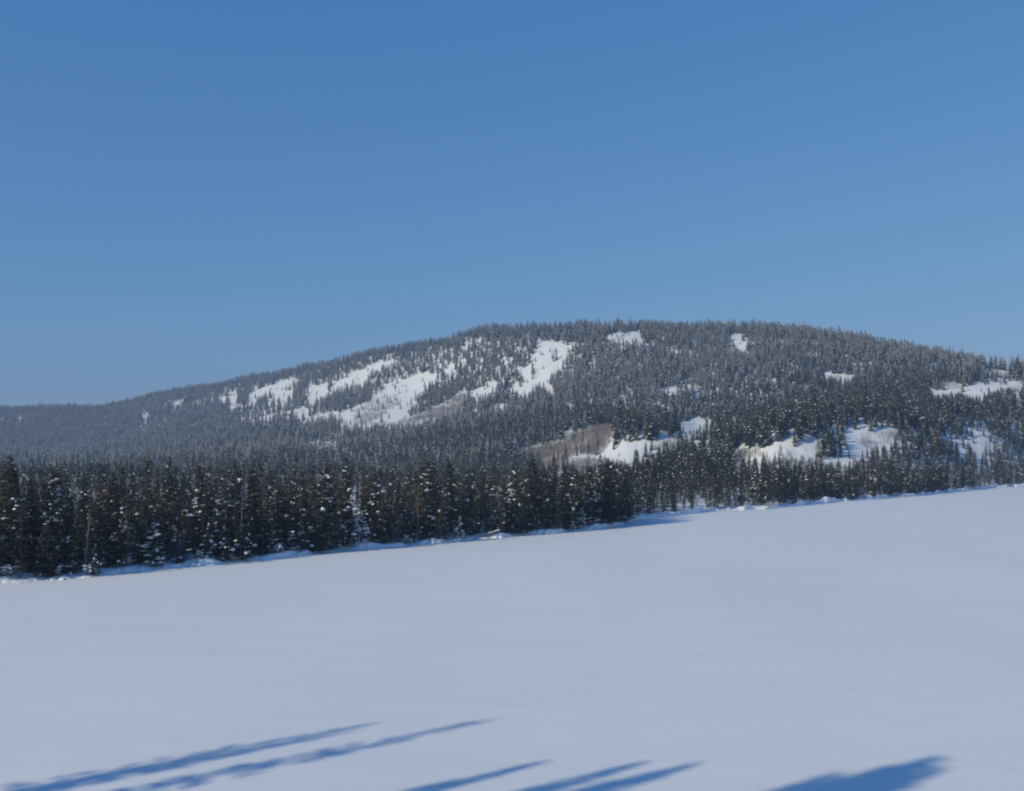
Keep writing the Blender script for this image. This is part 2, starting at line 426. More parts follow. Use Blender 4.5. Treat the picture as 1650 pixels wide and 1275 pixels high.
for i, (look, kw, fm) in enumerate(SPEC):
    tk, cr, sn = conifer_geo(100 + i, **kw)
    for q_, (mult, hv) in enumerate(((.25, False), (1.7, True))):
        kw2 = dict(kw); kw2['snow_p'] = kw['snow_p'] * mult; kw2['heavy'] = hv
        t2, c2_, s2_ = conifer_geo(600 + 20 * q_ + i, **kw2)
        ALT.setdefault(i, []).append((mesh('trunk', *t2, [M_bark], smooth=True), mesh('crown', *c2_, [fm]), mesh('snow_load', *s2_, [M_snow], smooth=True), kw['H']))
    PROTO.append((mesh('trunk', *tk, [M_bark], smooth=True), mesh('crown', *cr, [fm]), mesh('snow_load', *sn, [M_snow], smooth=True), kw['H'], tk, cr, sn, fm))

def tree(kind, x, y, z, H, rz, label, group, wide=1.0, name='conifer_tree', plain=False):
    q_ = LR.random()
    src = PROTO[kind]
    if plain: pass
    elif kind not in (1, 6): src = ALT[kind][0] if q_ < .45 else (ALT[kind][1] if q_ > .88 else src)
    elif q_ > .6: src = ALT[kind][1]
    tm, cm, sm, H0 = src[:4]
    e = bpy.data.objects.new(name, None); C.objects.link(e); e.empty_display_size = .5
    s = H / H0
    e.location = (x, y, z); e.rotation_euler = (LR.gauss(0, .025), LR.gauss(0, .025), rz); e.scale = (s * wide, s * wide, s)
    link('trunk', tm, e); link('crown', cm, e); tag(link('snow_load', sm, e), kind='stuff')
    if plain: e.rotation_euler = (0, 0, rz)
    tag(e, label, 'tree', group)
    return e

taken = []
def free(x, y, d):
    return all((x - a) ** 2 + (y - b_) ** 2 > d * d for a, b_ in taken)

# trees of the wooded point, the 300 or so that show largest
def U(px): return ray(px, 736)[0]
NEARW = 'trees of the wooded point'
FARW = 'trees along the far shore of the lake'
count = 0
R_ = random.Random(5)
def plant(kind, px, t_, H, label, group, wide=1.0, rz=None):
    u = U(px); y = float(np.interp(u, UU, shoreY)) + t_; x = u * y
    taken.append((x, y))
    return tree(kind, x, y, tz(x, y) - .05, H, R_.uniform(0, 6.28) if rz is None else rz, label, group, wide)

plant(0, 1008, 4.0, 13.6, 'tall dark conifer standing last at the tip of the wooded point', None, 1.15)
plant(7, 981, 6.0, 14.6, 'round topped dark conifer rising above its neighbours near the tip of the point', None, 1.25)
plant(2, 712, 1.9, 9.0, 'broad low conifer jutting out past the shore snow bank onto the lake edge', None, .9)
plant(6, 250, 3.0, 6.4, 'short snow plastered conifer with white pillows at the foot of the dark forest', None, 1.35)
plant(6, 492, 4.0, 6.6, 'young conifer bowed under thick snow in the forest front, paired with a bush', None, 1.3)
plant(2, 885, 3.2, 10.5, 'broad snow flecked conifer beside the mound of bright snow on the point', None, 1.05)

for px, t_, H_, kd, lb in ((1013, 7.5, 13.2, 2, 'broad dark conifer just behind the last tree of the point'), (998, 5.0, 12.6, 0, 'slim dark conifer between the round topped tree and the tip of the point'),
        (990, 10, 13.6, 2, 'broad conifer in the second row at the tip of the point'), (970, 5.0, 12.2, 3, 'brownish ragged conifer right behind the bright snow mound'), (957, 8.0, 13.0, 0, 'slim dark conifer in the second row behind the bright snow mound'),
        (940, 5.5, 12.4, 7, 'narrow dark conifer next to the bright snow mound, away from the tip'), (925, 8.5, 13.4, 1, 'snow dotted conifer two trees inland from the bright snow mound'), (908, 5.0, 12.4, 2, 'broad dark conifer halfway between the snow lump and the bright mound')):
    plant(kd, px, t_, H_, lb, None, 1.3)
where_front = 'in the front row'
where_back = 'behind the front row'
def landmark(px):
    for c, w_, ph in ((250, 45, 'near the snow pillowed conifer'), (330, 40, 'by the small snow hump'), (492, 50, 'near the bowed young conifer'), (712, 45, 'near the jutting conifer'),
                      (800, 50, 'near the slanting log'), (955, 30, 'near the bright snow mound'), (1010, 25, 'near the steep broken log')):
        if abs(px - c) <= w_: return ph
    if px > 1024: return 'past the lake inlet' if px < 1230 else ('below the long white slope' if px < 1330 else ('below the rounded white knoll' if px < 1480 else 'where the far shore curves away'))
    return 'well away from the logs' if px < 205 else ('in the middle of the forest' if px < 660 else 'of the wooded point')
def size_word(H): return 'low' if H < 8 else ('middling' if H < 11.2 else 'tall')
# front edge
def scatter(px0, px1, t0, t1, n_, dmin, kinds, hh, where, group, tries=9000):
    done = 0
    for _ in range(tries):
        if done >= n_: break
        u = R_.uniform(U(px0), U(px1)); t_ = R_.uniform(t0, t1)
        s_ = float(np.interp(u, UU, shoreY)); y = s_ + t_; x = u * y
        if not free(x, y, dmin): continue
        kd = R_.choice(kinds)
        base = SPEC[kd][1]['H']
        H = (base if base < 10 else 14) * (R_.uniform(hh[1], hh[1] * 1.2) if R_.random() < .14 else R_.uniform(*hh) * (1 + .10 * math.sin(u * 61) + .08 * math.sin(u * 137 + 1)))
        taken.append((x, y))
        tree(kd, x, y, tz(x, y) - .05, H, R_.uniform(0, 6.28), size_word(H) + ' ' + SPEC[kd][0] + ' ' + where + ' ' + landmark(825 + u * FPX), group, R_.uniform(1.05, 1.4))
        done += 1
    return done
n0 = scatter(-130, 1016, 1.6, 4.2, 34, 2.2, [5, 5, 6, 2, 3], (.45, .8), where_front, 'front trees of the wooded point')
n1 = scatter(-130, 1016, 3.2, 7.5, 72, 1.9, [0, 1, 1, 2, 3, 4, 5, 5, 6, 7], (.5, .82), where_front, 'front trees of the wooded point')
n2 = scatter(-130, 1014, 7.5, 24, 130, 2.5, [0, 0, 1, 1, 2, 3, 3, 4, 4, 7], (.64, .96), where_back, 'trees behind the front of the wooded point')
n3 = scatter(1026, 1200, 2.4, 12, 24, 2.2, [0, 1, 2, 3, 5, 7], (.4, .58), 'on the far shore', 'trees along the far shore')
n3 += scatter(1200, 1700, 3.0, 14, 62, 2.6, [0, 1, 2, 3, 4, 5, 7], (.6, .84), 'on the far shore', 'trees along the far shore')

# look-alikes in one stretch of shore: name them by height where that tells them apart
sets = {}
for o_ in list(C.objects):
    if o_.get('category') == 'tree' and o_.get('group'): sets.setdefault(o_['label'], []).append(o_)
for lb, os_ in sets.items():
    if len(os_) < 2: continue
    os_.sort(key=lambda o_: o_.scale[2])
    if os_[-1].scale[2] - os_[0].scale[2] < .02: continue
    hi, lo = ('taller', 'shorter') if len(os_) == 2 else ('tallest', 'shortest')
    if len(lb.split()) < 16:
        os_[-1]['label'] = hi + ' ' + lb; os_[0]['label'] = lo + ' ' + lb
    else:
        os_[-1]['label'] = ' '.join([hi] + lb.split()[1:]); os_[0]['label'] = ' '.join([lo] + lb.split()[1:])
    if len(os_) > 3:
        m_ = os_[1:-1]
        if m_[-1].scale[2] - m_[-2].scale[2] > .01 and len(lb.split()) < 15: m_[-1]['label'] = 'second tallest ' + lb

# ------------------------------------------------------------------ clearings of open snow and bare brush, as areas of the hillsides
def cr2(x0, y0, s):
    return lambda pts: [(x0 + a / s, y0 + b_ / s) for a, b_ in pts]
c5 = cr2(600, 480, 4.125); c2 = cr2(400, 600, 3.543); c7 = cr2(0, 560, 2.538); c6 = cr2(900, 480, 2.2); c3 = cr2(780, 600, 3.929); c4 = cr2(1150, 600, 3.3)
OPEN = [
 c5([(1105, 285), (1240, 305), (1315, 330), (1300, 375), (1270, 420), (1275, 470), (1200, 495), (1155, 530), (1222, 640), (1222, 668), (1150, 600), (1085, 575), (1050, 640), (1000, 655), (955, 600), (1060, 555), (1085, 480), (1055, 400), (1095, 340)]),
 c5([(840, 535), (720, 600), (630, 630), (690, 665), (790, 645), (835, 590)]),
 c5([(550, 435), (478, 480), (515, 515), (555, 485)]),
 c2([(1090, -10), (960, 15), (800, 75), (695, 145), (690, 190), (600, 210), (478, 240), (575, 315), (700, 295), (790, 298), (885, 252), (975, 175), (935, 150), (1065, 50)]),
 c2([(725, -10), (620, -5), (478, 75), (495, 105), (570, 75), (655, 60)]),
 c2([(335, 95), (465, 75), (450, 125), (350, 195)]),
 c2([(-5, 132), (100, 82), (255, 33), (262, 58), (200, 82), (100, 112), (0, 152)]),

 c7([(1010, 205), (1050, 195), (1045, 225), (1020, 225)]), c7([(928, 185), (965, 185), (955, 255), (940, 250)]),
 c7([(888, 207), (918, 198), (908, 222)]), c7([(698, 238), (748, 208), (725, 242)]), c7([(575, 278), (610, 278), (600, 320)]), c7([(645, 290), (660, 290), (655, 310)]),
 c7([(1280, 178), (1345, 155), (1335, 192), (1255, 235)]), c7([(1360, 158), (1625, 62), (1545, 55), (1450, 125)]),
 c6([(155, 142), (210, 120), (292, 125), (298, 152), (230, 155)]),
 c6([(930, 268), (1055, 278), (1040, 295)]),
 c6([(428, 445), (548, 430), (542, 468), (480, 482), (428, 482)]), c6([(602, 433), (634, 438), (626, 468)]),
 c6([(1310, 342), (1440, 318), (1500, 303), (1660, 298), (1660, 320), (1550, 328), (1480, 362), (1440, 345), (1330, 358)]),
 c6([(1488, 246), (1605, 263), (1592, 278)]), c6([(1322, 230), (1348, 240), (1335, 250)]), c6([(18, 373), (57, 390), (45, 405)]),
 c6([(900, 155), (915, 155), (908, 165)]),
 c3([(735, 475), (790, 438), (820, 480), (880, 490), (880, 448), (920, 440), (1065, 448), (1095, 500), (1095, 600), (1000, 595), (900, 655), (840, 690), (700, 645), (620, 645), (550, 625), (535, 560), (600, 535), (700, 560)]),
 c3([(405, 620), (470, 600), (495, 650), (430, 675)]),
 c4([(165, 492), (300, 418), (422, 350), (425, 402), (480, 390), (530, 325), (545, 420), (532, 490), (520, 565), (470, 512), (300, 505), (180, 515)]),
 c4([(715, 312), (770, 282), (840, 292), (880, 318), (965, 338), (930, 392), (880, 402), (800, 432), (748, 420), (695, 360)]),
 c4([(1298, 398), (1348, 420), (1322, 468)]), c4([(1352, 370), (1400, 336), (1450, 348), (1442, 410), (1415, 458), (1370, 402)]),
 c4([(48, 522), (92, 508), (82, 572), (55, 582)]),
]
HALF = [c4([(590, 482), (700, 468), (835, 458), (822, 482), (630, 512)]), c2([(0, 150), (250, 80), (262, 115), (200, 150), (60, 200), (0, 185)]), c6([(355, 318), (450, 316), (515, 322), (430, 345), (340, 352)]), c6([(598, 145), (682, 145), (680, 165), (665, 188), (645, 182)]), c7([(1205, 125), (1065, 178), (1045, 232), (1110, 278), (1135, 240), (1205, 172)]), c5([(870, 390), (1080, 325), (1060, 640), (1000, 655), (930, 590), (850, 615), (865, 500)]), c7([(930, 240), (1130, 235), (1100, 305), (960, 300)]),
        c2([(180, 180), (480, 240), (560, 330), (400, 300), (200, 260)]), c2([(0, 190), (150, 190), (150, 250), (0, 260)])]
BRUSH = [c2([(780, 302), (900, 262), (1060, 205), (1245, 112), (1235, 195), (1080, 252), (900, 305)]),
         c3([(165, 505), (490, 438), (580, 388), (700, 348), (825, 338), (790, 445), (740, 480), (680, 525), (620, 480), (530, 525), (400, 545)]),
         c4([(100, 420), (230, 400), (240, 440), (120, 470)])]
THIN = [c3([(500, 530), (740, 540), (880, 560), (1000, 580), (900, 650), (700, 640), (540, 620)]), c3([(330, 540), (490, 530), (495, 610), (400, 620)]),
        c4([(180, 490), (420, 420), (440, 490), (300, 505)]), c4([(760, 320), (980, 300), (960, 350), (900, 390), (760, 390)]),
        c2([(600, 200), (850, 110), (880, 160), (700, 290), (600, 300)]), c4([(1200, 40), (1320, 60), (1310, 85), (1210, 90)]),
        c3([(1080, 440), (1230, 400), (1200, 460), (1100, 490)]), c2([(330, 400), (520, 400), (500, 440), (380, 440)]), c4([(560, 480), (700, 470), (680, 540), (580, 520)]),
        c4([(0, 560), (180, 500), (260, 560), (40, 600)])]
def raster(polys):
    m = np.zeros((1275, 1650), bool)
    for P in polys:
        xs = [p[0] for p in P]; ys = [p[1] for p in P]
        x0, x1 = max(0, int(min(xs)) - 1), min(1650, int(max(xs)) + 2); y0, y1 = max(0, int(min(ys)) - 1), min(1275, int(max(ys)) + 2)
        if x1 <= x0 or y1 <= y0: continue
        GX, GY = np.meshgrid(np.arange(x0, x1), np.arange(y0, y1)); ins = np.zeros(GX.shape, bool)
        for i in range(len(P)):
            (ax, ay), (bx_, by_) = P[i], P[i - 1]
            c = ((ay > GY) != (by_ > GY)) & (GX < (bx_ - ax) * (GY - ay) / ((by_ - ay) if by_ != ay else 1e-9) + ax)
            ins ^= c
        m[y0:y1, x0:x1] |= ins
    return m
MO, MH, MB, MT = raster(OPEN), raster(HALF), raster(BRUSH), raster(THIN)
def proj(x, y, z):
    dz = z - EYE
    f = y * math.cos(PITCH) + dz * math.sin(PITCH); v = -y * math.sin(PITCH) + dz * math.cos(PITCH)
    return 825 + FPX * x / f, 637.5 - FPX * v / f
def look(Mk, px, py):
    i = np.clip(np.round(py).astype(int), 0, 1274); j = np.clip(np.round(px).astype(int), 0, 1649)
    ok = (px >= 0) & (px < 1650) & (py >= 0) & (py < 1275)
    return Mk[i, j] & ok

# ------------------------------------------------------------------ candidate tree spots over the hills
def spots(x0, x1, y0, y1, g, r):
    gx_ = np.arange(x0, x1, g); gy_ = np.arange(y0, y1, g)
    X, Y = np.meshgrid(gx_, gy_)
    X = X + r.uniform(-.5, .5, X.shape) * g; Y = Y + r.uniform(-.5, .5, Y.shape) * g
    return X.ravel(), Y.ravel()
px_, py_ = [], []
for (y0, y1, g) in ((120, 460, 3.7), (460, 800, 4.9), (800, 1250, 5.3), (1250, 2600, 6.3)):
    X, Y = spots(-.66 * y1, .68 * y1, y0, y1, g, rng)
    px_.append(X); py_.append(Y)
X = np.concatenate(px_); Y = np.concatenate(py_)
u = X / Y; sY_ = np.interp(u, UU, shoreY); crest = np.interp(u, UU, CREST)
keep = (np.abs(u) < .66) & (Y < crest + 45)
tt = Y - sY_
left = u < U(1020)
keep &= np.where(left, tt > 8, tt > 5.5)
X, Y, u, crest, tt = X[keep], Y[keep], u[keep], crest[keep], tt[keep]
dmin = np.full(len(X), 99.0)
for (ax_, ay_) in taken: dmin = np.minimum(dmin, np.hypot(X - ax_, Y - ay_))
keep = dmin > 2.1
X, Y, u, crest, tt = X[keep], Y[keep], u[keep], crest[keep], tt[keep]
Z = terrain(X, Y)
# flats hidden behind the front forest need only a thinner wood
foot = np.interp(u, UU, KY[1])
hid = (Y < foot - 40) & (u < U(1000)) & (tt > 70)
keep = ~(hid & (rng.random(len(X)) < .72))
X, Y, Z, u, crest, tt = X[keep], Y[keep], Z[keep], u[keep], crest[keep], tt[keep]
N = len(X)
H = rng.uniform(9, 15, N) * np.where((rng.random(N) < .07) & (Y < crest - 60), 1.3, 1) * (1 + .12 * fbm(X / 90, Y / 90, 71))
H *= np.where((tt < 160) & (u > U(1020)), .82, 1)
H *= np.where(rng.random(N) < .2, .6, 1)
footY = np.interp(u, UU, KY[1])
H = np.where((Y < footY + 60) & (u < U(1020)), np.minimum(H, rng.uniform(6, 11.0, N)), H)
H *= np.where((u > U(1020)) & (u < U(1210)) & (tt < 90), .6, 1)
ridge = (Y > crest - 45) & (u > U(820))
H *= np.where(ridge, rng.uniform(.75, 1.15, N), 1)
gap = ridge & (vnoise(X / 9, Y / 60, 77) < -.35)
gap |= (vnoise(X / 10, Y / 18, 78) < -.62) & (tt > 120)
jx = 6.0 * fbm(X / 13, Y / 13, 81, 2); jy = 5.0 * fbm(X / 13, Y / 13, 83, 2)
jx *= np.clip(Y / 1200, .35, 1); jy *= np.clip(Y / 1200, .35, 1)
bpx, bpy_ = proj(X, Y, Z)
for kf in (.5, .8, 1.0):              # keep the openings sunny: lower trees where a tall one would shade them
    sl_ = kf * H / math.tan(SUN_EL)
    qx, qy = proj(X + LDIR[0] * sl_, Y + LDIR[1] * sl_, terrain(X + LDIR[0] * sl_, Y + LDIR[1] * sl_))
    shade_hit = (look(MO, qx, qy) & (Y < 850) & (Y > 440)) | (shade_hit if kf > .5 else False)
H = np.where(shade_hit & (rng.random(N) < .7), H * .62, H)
drop = gap.copy(); Hmax = H.copy()
for kf in np.linspace(0, .7, 9):
    qx, qy = proj(X, Y, Z + kf * H)
    o = look(MO, qx + jx, qy + jy) | look(MB, qx + jx, qy + jy)
    t_ = look(MT, qx, qy) & (rng.random(N) < .55)
    h_ = look(MH, qx + jx, qy + jy) & (vnoise(X / 16, Y / 16, 91) < .15)
    hit = (o | t_ | h_) & (Y > 430)
    if kf < .2: drop |= hit
    elif kf < .42: drop |= hit & (rng.random(N) < .6)
    else: Hmax = np.where(hit, np.minimum(Hmax, np.maximum(kf, .55) * H), Hmax)
# a lone tree in the open now and then
lone = drop & ~gap & (rng.random(N) < np.where(Y > 900, .11, .10))
keep = ~drop | lone
H = np.where(lone, H * rng.uniform(.3, .75, N), Hmax)
X, Y, Z, H, u, tt, crest = X[keep], Y[keep], Z[keep], H[keep], u[keep], tt[keep], crest[keep]
N = len(X)

# ------------------------------------------------------------------ simpler conifers for the woods
def far_conifer(seed, H_, R_c, tiers, nb, snow_p, col_shape=.85):
    r = random.Random(seed); vs, fs, mi = [], [], []
    def tri(a, b_, c, m): k_ = len(vs); vs.extend([a, b_, c]); fs.append((k_, k_ + 1, k_ + 2)); mi.append(m)
    for i_ in range(tiers):
        f = (i_ + .2) / tiers; z = H_ * (.05 + .93 * f)
        rad = R_c * (1 - f) ** col_shape + .12
        for k_ in range(nb):
            a = 6.283 * (k_ + r.random()) / nb; l_ = rad * r.uniform(.65, 1.25); dz = -.28 * l_ * r.uniform(.4, 1.5)
            wd = .34 * l_ * r.uniform(.7, 1.3) + .1
            zi = z + r.uniform(-.3, .3) + .35 * l_
            ca, sa = math.cos(a), math.sin(a)
            ti = (ca * l_, sa * l_, zi + dz); up = (ca * l_ * .1, sa * l_ * .1, zi + .3)
            l1 = (ca * l_ * .55 - sa * wd, sa * l_ * .55 + ca * wd, zi + dz * .75); l2 = (ca * l_ * .55 + sa * wd, sa * l_ * .55 - ca * wd, zi + dz * .75)
            tri(up, l1, ti, 0); tri(up, ti, l2, 0)
            if r.random() < snow_p:
                s = r.uniform(.45, 1.0); o = .09
                e = lambda p, q_: (up[0] + (p[0] - up[0]) * q_, up[1] + (p[1] - up[1]) * q_, up[2] + (p[2] - up[2]) * q_ + o)
                m_ = r.uniform(.15, .45)
                c0 = e(ti, m_); tri(c0, e(l1, m_ + s * .5), e(ti, min(1.0, m_ + s * .75)), 1); tri(c0, e(ti, min(1.0, m_ + s * .75)), e(l2, m_ + s * .5), 1)
    tri((-.12, 0, -.5), (.12, 0, -.5), (0, 0, H_), 2); tri((0, -.12, -.5), (0, .12, -.5), (0, 0, H_), 2)
    return vs, fs, mi
PC = bpy.data.collections.new('wood_prototypes')      # not linked to the scene: only instanced
names = []
def addp(me):
    nm = 'proto_%02d' % len(names); names.append(nm)
    o = bpy.data.objects.new(nm, me); PC.objects.link(o)
def joined(p):
    (tv, tf), (cv, cf), (sv, sf) = p[4:7]
    v = list(tv) + list(cv) + list(sv)
    f = [tuple(q_) for q_ in tf] + [tuple(k_ + len(tv) for k_ in q_) for q_ in cf] + [tuple(k_ + len(tv) + len(cv) for k_ in q_) for q_ in sf]
    mi = [0] * len(tf) + [1] * len(cf) + [2] * len(sf)
    s = 1 / p[3]
    v = [(a * s, b_ * s, c * s) for a, b_, c in v]
    return mesh('wood_tree', v, f, [M_bark, p[7], M_snow], mi)
for kd in (0, 1, 2, 3, 4, 7): addp(joined(PROTO[kd]))                 # 0-5 detailed
def lowp(seed, R_c, tiers, nb, sp, shp):
    v, f, mi = far_conifer(seed, 12, R_c, tiers, nb, sp, shp)
    return mesh('wood_tree', [(a / 12, b_ / 12, c / 12) for a, b_, c in v], f, [M_folfar, M_snow, M_bark], mi)
for i in range(4): addp(lowp(200 + i, 2.0 + .25 * (i % 2), 13, 7, .13, (.85, .6)[i % 2]))     # 6-9 lightly snowed
for i in range(4): addp(lowp(300 + i, 2.0 + .25 * (i % 2), 13, 7, .85, (.8, .6)[i % 2]))      # 10-13 frosted

def instancer(name, P, sc_, rz_, idx, wide, label, cat, coll):
    me = bpy.data.meshes.new(name); me.vertices.add(len(P)); me.vertices.foreach_set('co', np.asarray(P, np.float32).ravel())
    for an, ty, dat in (('t_rot', 'FLOAT', rz_), ('t_idx', 'INT', idx), ('t_h', 'FLOAT', sc_), ('t_w', 'FLOAT', wide)):
        a = me.attributes.new(an, ty, 'POINT'); a.data.foreach_set('value', np.asarray(dat, np.int32 if ty == 'INT' else np.float32))
    me.update()
    o = link(name, me); tag(o, label, cat, kind='stuff')
    g = bpy.data.node_groups.new(name, 'GeometryNodeTree')
    g.interface.new_socket('Geometry', in_out='INPUT', socket_type='NodeSocketGeometry')
    g.interface.new_socket('Geometry', in_out='OUTPUT', socket_type='NodeSocketGeometry')
    nn, ll = g.nodes, g.links
    gi, go = nn.new('NodeGroupInput'), nn.new('NodeGroupOutput')
    ci = nn.new('GeometryNodeCollectionInfo'); ci.inputs['Collection'].default_value = coll
    ci.inputs['Separate Children'].default_value = True; ci.inputs['Reset Children'].default_value = True
    ip = nn.new('GeometryNodeInstanceOnPoints'); ip.inputs['Pick Instance'].default_value = True
    def att(nm, ty):
        a = nn.new('GeometryNodeInputNamedAttribute'); a.data_type = ty; a.inputs['Name'].default_value = nm; return a.outputs[0]
    cx = nn.new('ShaderNodeCombineXYZ'); ll.new(att('t_rot', 'FLOAT'), cx.inputs[2])
    cs = nn.new('ShaderNodeCombineXYZ'); w_ = att('t_w', 'FLOAT'); ll.new(w_, cs.inputs[0]); ll.new(w_, cs.inputs[1]); ll.new(att('t_h', 'FLOAT'), cs.inputs[2])
    ll.new(gi.outputs[0], ip.inputs['Points']); ll.new(ci.outputs[0], ip.inputs['Instance']); ll.new(att('t_idx', 'INT'), ip.inputs['Instance Index'])
    ll.new(cx.outputs[0], ip.inputs['Rotation']); ll.new(cs.outputs[0], ip.inputs['Scale'])
    ll.new(ip.outputs[0], go.inputs[0])
    md = o.modifiers.new('scatter', 'NODES'); md.node_group = g
    return o

# how much snow the trees hold: light near the lake, frosted high on the mountain and on its far shoulder
frost = np.clip((Y - 640) / 480, 0, 1) * .95 - .04 + np.clip((Z - 60) / 90, 0, 1) * .35 + .7 * fbm(X / 140, Y / 140, 95, 3)
near = (Y < 480) | (tt < 110)
idx = np.where(near, rng.integers(0, 6, N), np.where(rng.random(N) < frost, rng.integers(10, 14, N), rng.integers(6, 10, N)))
wide = H * rng.uniform(.9, 1.25, N)
rot = rng.uniform(0, 6.28, N)
P = np.stack([X, Y, Z - .15], -1)
hillside = (~near)
instancer('mountain_forest', P[hillside], H[hillside], rot[hillside], idx[hillside], wide[hillside], 'snow dusted conifer forest covering the mountain and its foothills', 'forest', PC)
instancer('lakeside_wood', P[near], H[near], rot[near], idx[near], wide[near], 'dark conifer wood in the low ground behind the shore trees', 'forest', PC)
print('woods', hillside.sum(), near.sum(), 'single', n1, n2, n3)

# ------------------------------------------------------------------ bare brush
def brush_geo(seed, H_, n_, spread, th):
    r = random.Random(seed); vs, fs = [], []
    def stick(p, d, l_, w0, w1):
        k_ = len(vs); e = (p[0] + d[0] * l_, p[1] + d[1] * l_, p[2] + d[2] * l_)
        for (c, w_) in ((p, w0), (e, w1)):
            for a in (0, 2.09, 4.19): vs.append((c[0] + w_ * math.cos(a), c[1] + w_ * math.sin(a), c[2]))
        for a in range(3): fs.append((k_ + a, k_ + (a + 1) % 3, k_ + 3 + (a + 1) % 3, k_ + 3 + a))
        return e
    for _ in range(n_):
        a = r.uniform(0, 6.28); s = r.uniform(0, spread)
        d = Vector((math.cos(a) * s, math.sin(a) * s, 1)).normalized(); h_ = H_ * r.uniform(.6, 1)
        p = (r.uniform(-.6, .6), r.uniform(-.6, .6), -.3)
        m_ = stick(p, d, h_ * .55, th, th * .7); e = stick(m_, (d + Vector((r.uniform(-.2, .2), r.uniform(-.2, .2), .1))).normalized(), h_ * .5, th * .7, th * .2)
        for _ in range(6):
            f = r.uniform(.1, .9); q_ = [m_[i_] + (e[i_] - m_[i_]) * f for i_ in range(3)]
            stick(q_, Vector((r.uniform(-.8, .8), r.uniform(-.8, .8), r.uniform(.3, 1))).normalized(), h_ * r.uniform(.15, .3), th * .5, th * .15)
    return vs, fs
BC = bpy.data.collections.new('brush_prototypes')
for i in range(4):
    o = bpy.data.objects.new('brush_%d' % i, mesh('brush', *brush_geo(400 + i, 1.0, 9, .45, .016), [M_twig])); BC.objects.link(o)
bX, bY, bH = [], [], []
for (y0, y1, g) in ((420, 900, 2.1), (900, 1700, 2.9)):
    X2, Y2 = spots(-.35 * y1, .55 * y1, y0, y1, g, rng)
    u2 = X2 / Y2; k2 = (Y2 - np.interp(u2, UU, shoreY) > 40) & (np.abs(u2) < .54) & (Y2 < np.interp(u2, UU, CREST))
    X2, Y2 = X2[k2], Y2[k2]; Z2 = terrain(X2, Y2)
    qx, qy = proj(X2, Y2, Z2 + 1.5)
    jj_ = 4 * vnoise(X2 / 9, Y2 / 9, 97)
    inb = look(MB, qx + jj_, qy) & (rng.random(len(X2)) < .72 + .4 * vnoise(X2 / 14, Y2 / 14, 101)); inth = look(MT, qx + jj_, qy) & (rng.random(len(X2)) < .75 + .6 * vnoise(X2 / 20, Y2 / 20, 99))
    kk = inb | inth
    bX.append(X2[kk]); bY.append(Y2[kk]); bH.append(np.where(inb[kk], rng.uniform(3.5, 6, kk.sum()), rng.uniform(1.8, 4.2, kk.sum())))
bX = np.concatenate(bX); bY = np.concatenate(bY); bH = np.concatenate(bH); nB = len(bX)
bP = np.stack([bX, bY, terrain(bX, bY)], -1)
instancer('bare_brush', bP, bH, rng.uniform(0, 6.28, nB), rng.integers(0, 4, nB), bH * rng.uniform(.8, 1.3, nB), 'leafless grey brown brush and saplings on the open snow slopes', 'brush', BC)
print('brush', nB)

# ------------------------------------------------------------------ lone trees in the clearings
def on_hill(px, py):
    u_, v_ = ray(px, py)
    Ys = np.arange(300, 2300, 2.0); zz = terrain(u_ * Ys, Ys); hit = np.nonzero(zz >= EYE + v_ * Ys)[0]
    Yh = Ys[hit[0]] if len(hit) else 1000.0
    return u_ * Yh, Yh, tz(u_ * Yh, Yh)
for (px, py, Hh, kd, lb) in (
    (892, 583, 15, 0, 'tall conifer standing alone on the open summit snow slope'),
    (897, 582, 9, 2, 'short broad conifer beside the lone tall tree on the summit snow'),
    (645, 660, 11, 0, 'lone pointed conifer on the widest diagonal snow slope'),
    (614, 681, 13, 2, 'broad dark conifer at the foot of the widest diagonal snow slope'),
    (669, 643, 12, 1, 'conifer on the upper edge of the widest diagonal snow slope'),
    (858, 612, 13, 1, 'conifer halfway down the summit snow slope'),
    (962, 734, 9, 2, 'dark conifer at the top of the snowy knoll with bare brush'),
    (911, 764, 16, 0, 'tall spire conifer in front of the brown brush patch'),
    (948, 760, 9, 1, 'small conifer among bare brush on the snowy knoll'),
    (1319, 738, 13, 0, 'tallest conifer of the tree belt dividing the two white foothill slopes'),
    (1328, 733, 11, 2, 'broad dark conifer in the belt dividing the two white foothill slopes'),
    (1337, 737, 12, 7, 'round topped conifer in the belt dividing the two white foothill slopes'),
    (1346, 732, 11.5, 1, 'snow dotted conifer in the belt dividing the two white foothill slopes'),
    (1355, 736, 12, 0, 'slim pointed conifer in the belt beside the rounded white knoll'),
    (1350, 716, 9, 2, 'small broad conifer behind the belt beside the rounded white knoll'),
    (1325, 714, 9, 0, 'small pointed conifer behind the belt beside the long white slope'),
    (1281, 722, 7, 2, 'small dark conifer in the middle of the long white foothill slope')):
    x, y, z = on_hill(px, py)
    tree(kd, x, y, z - .2, Hh, 1.0 + px, lb, None, 1.15)

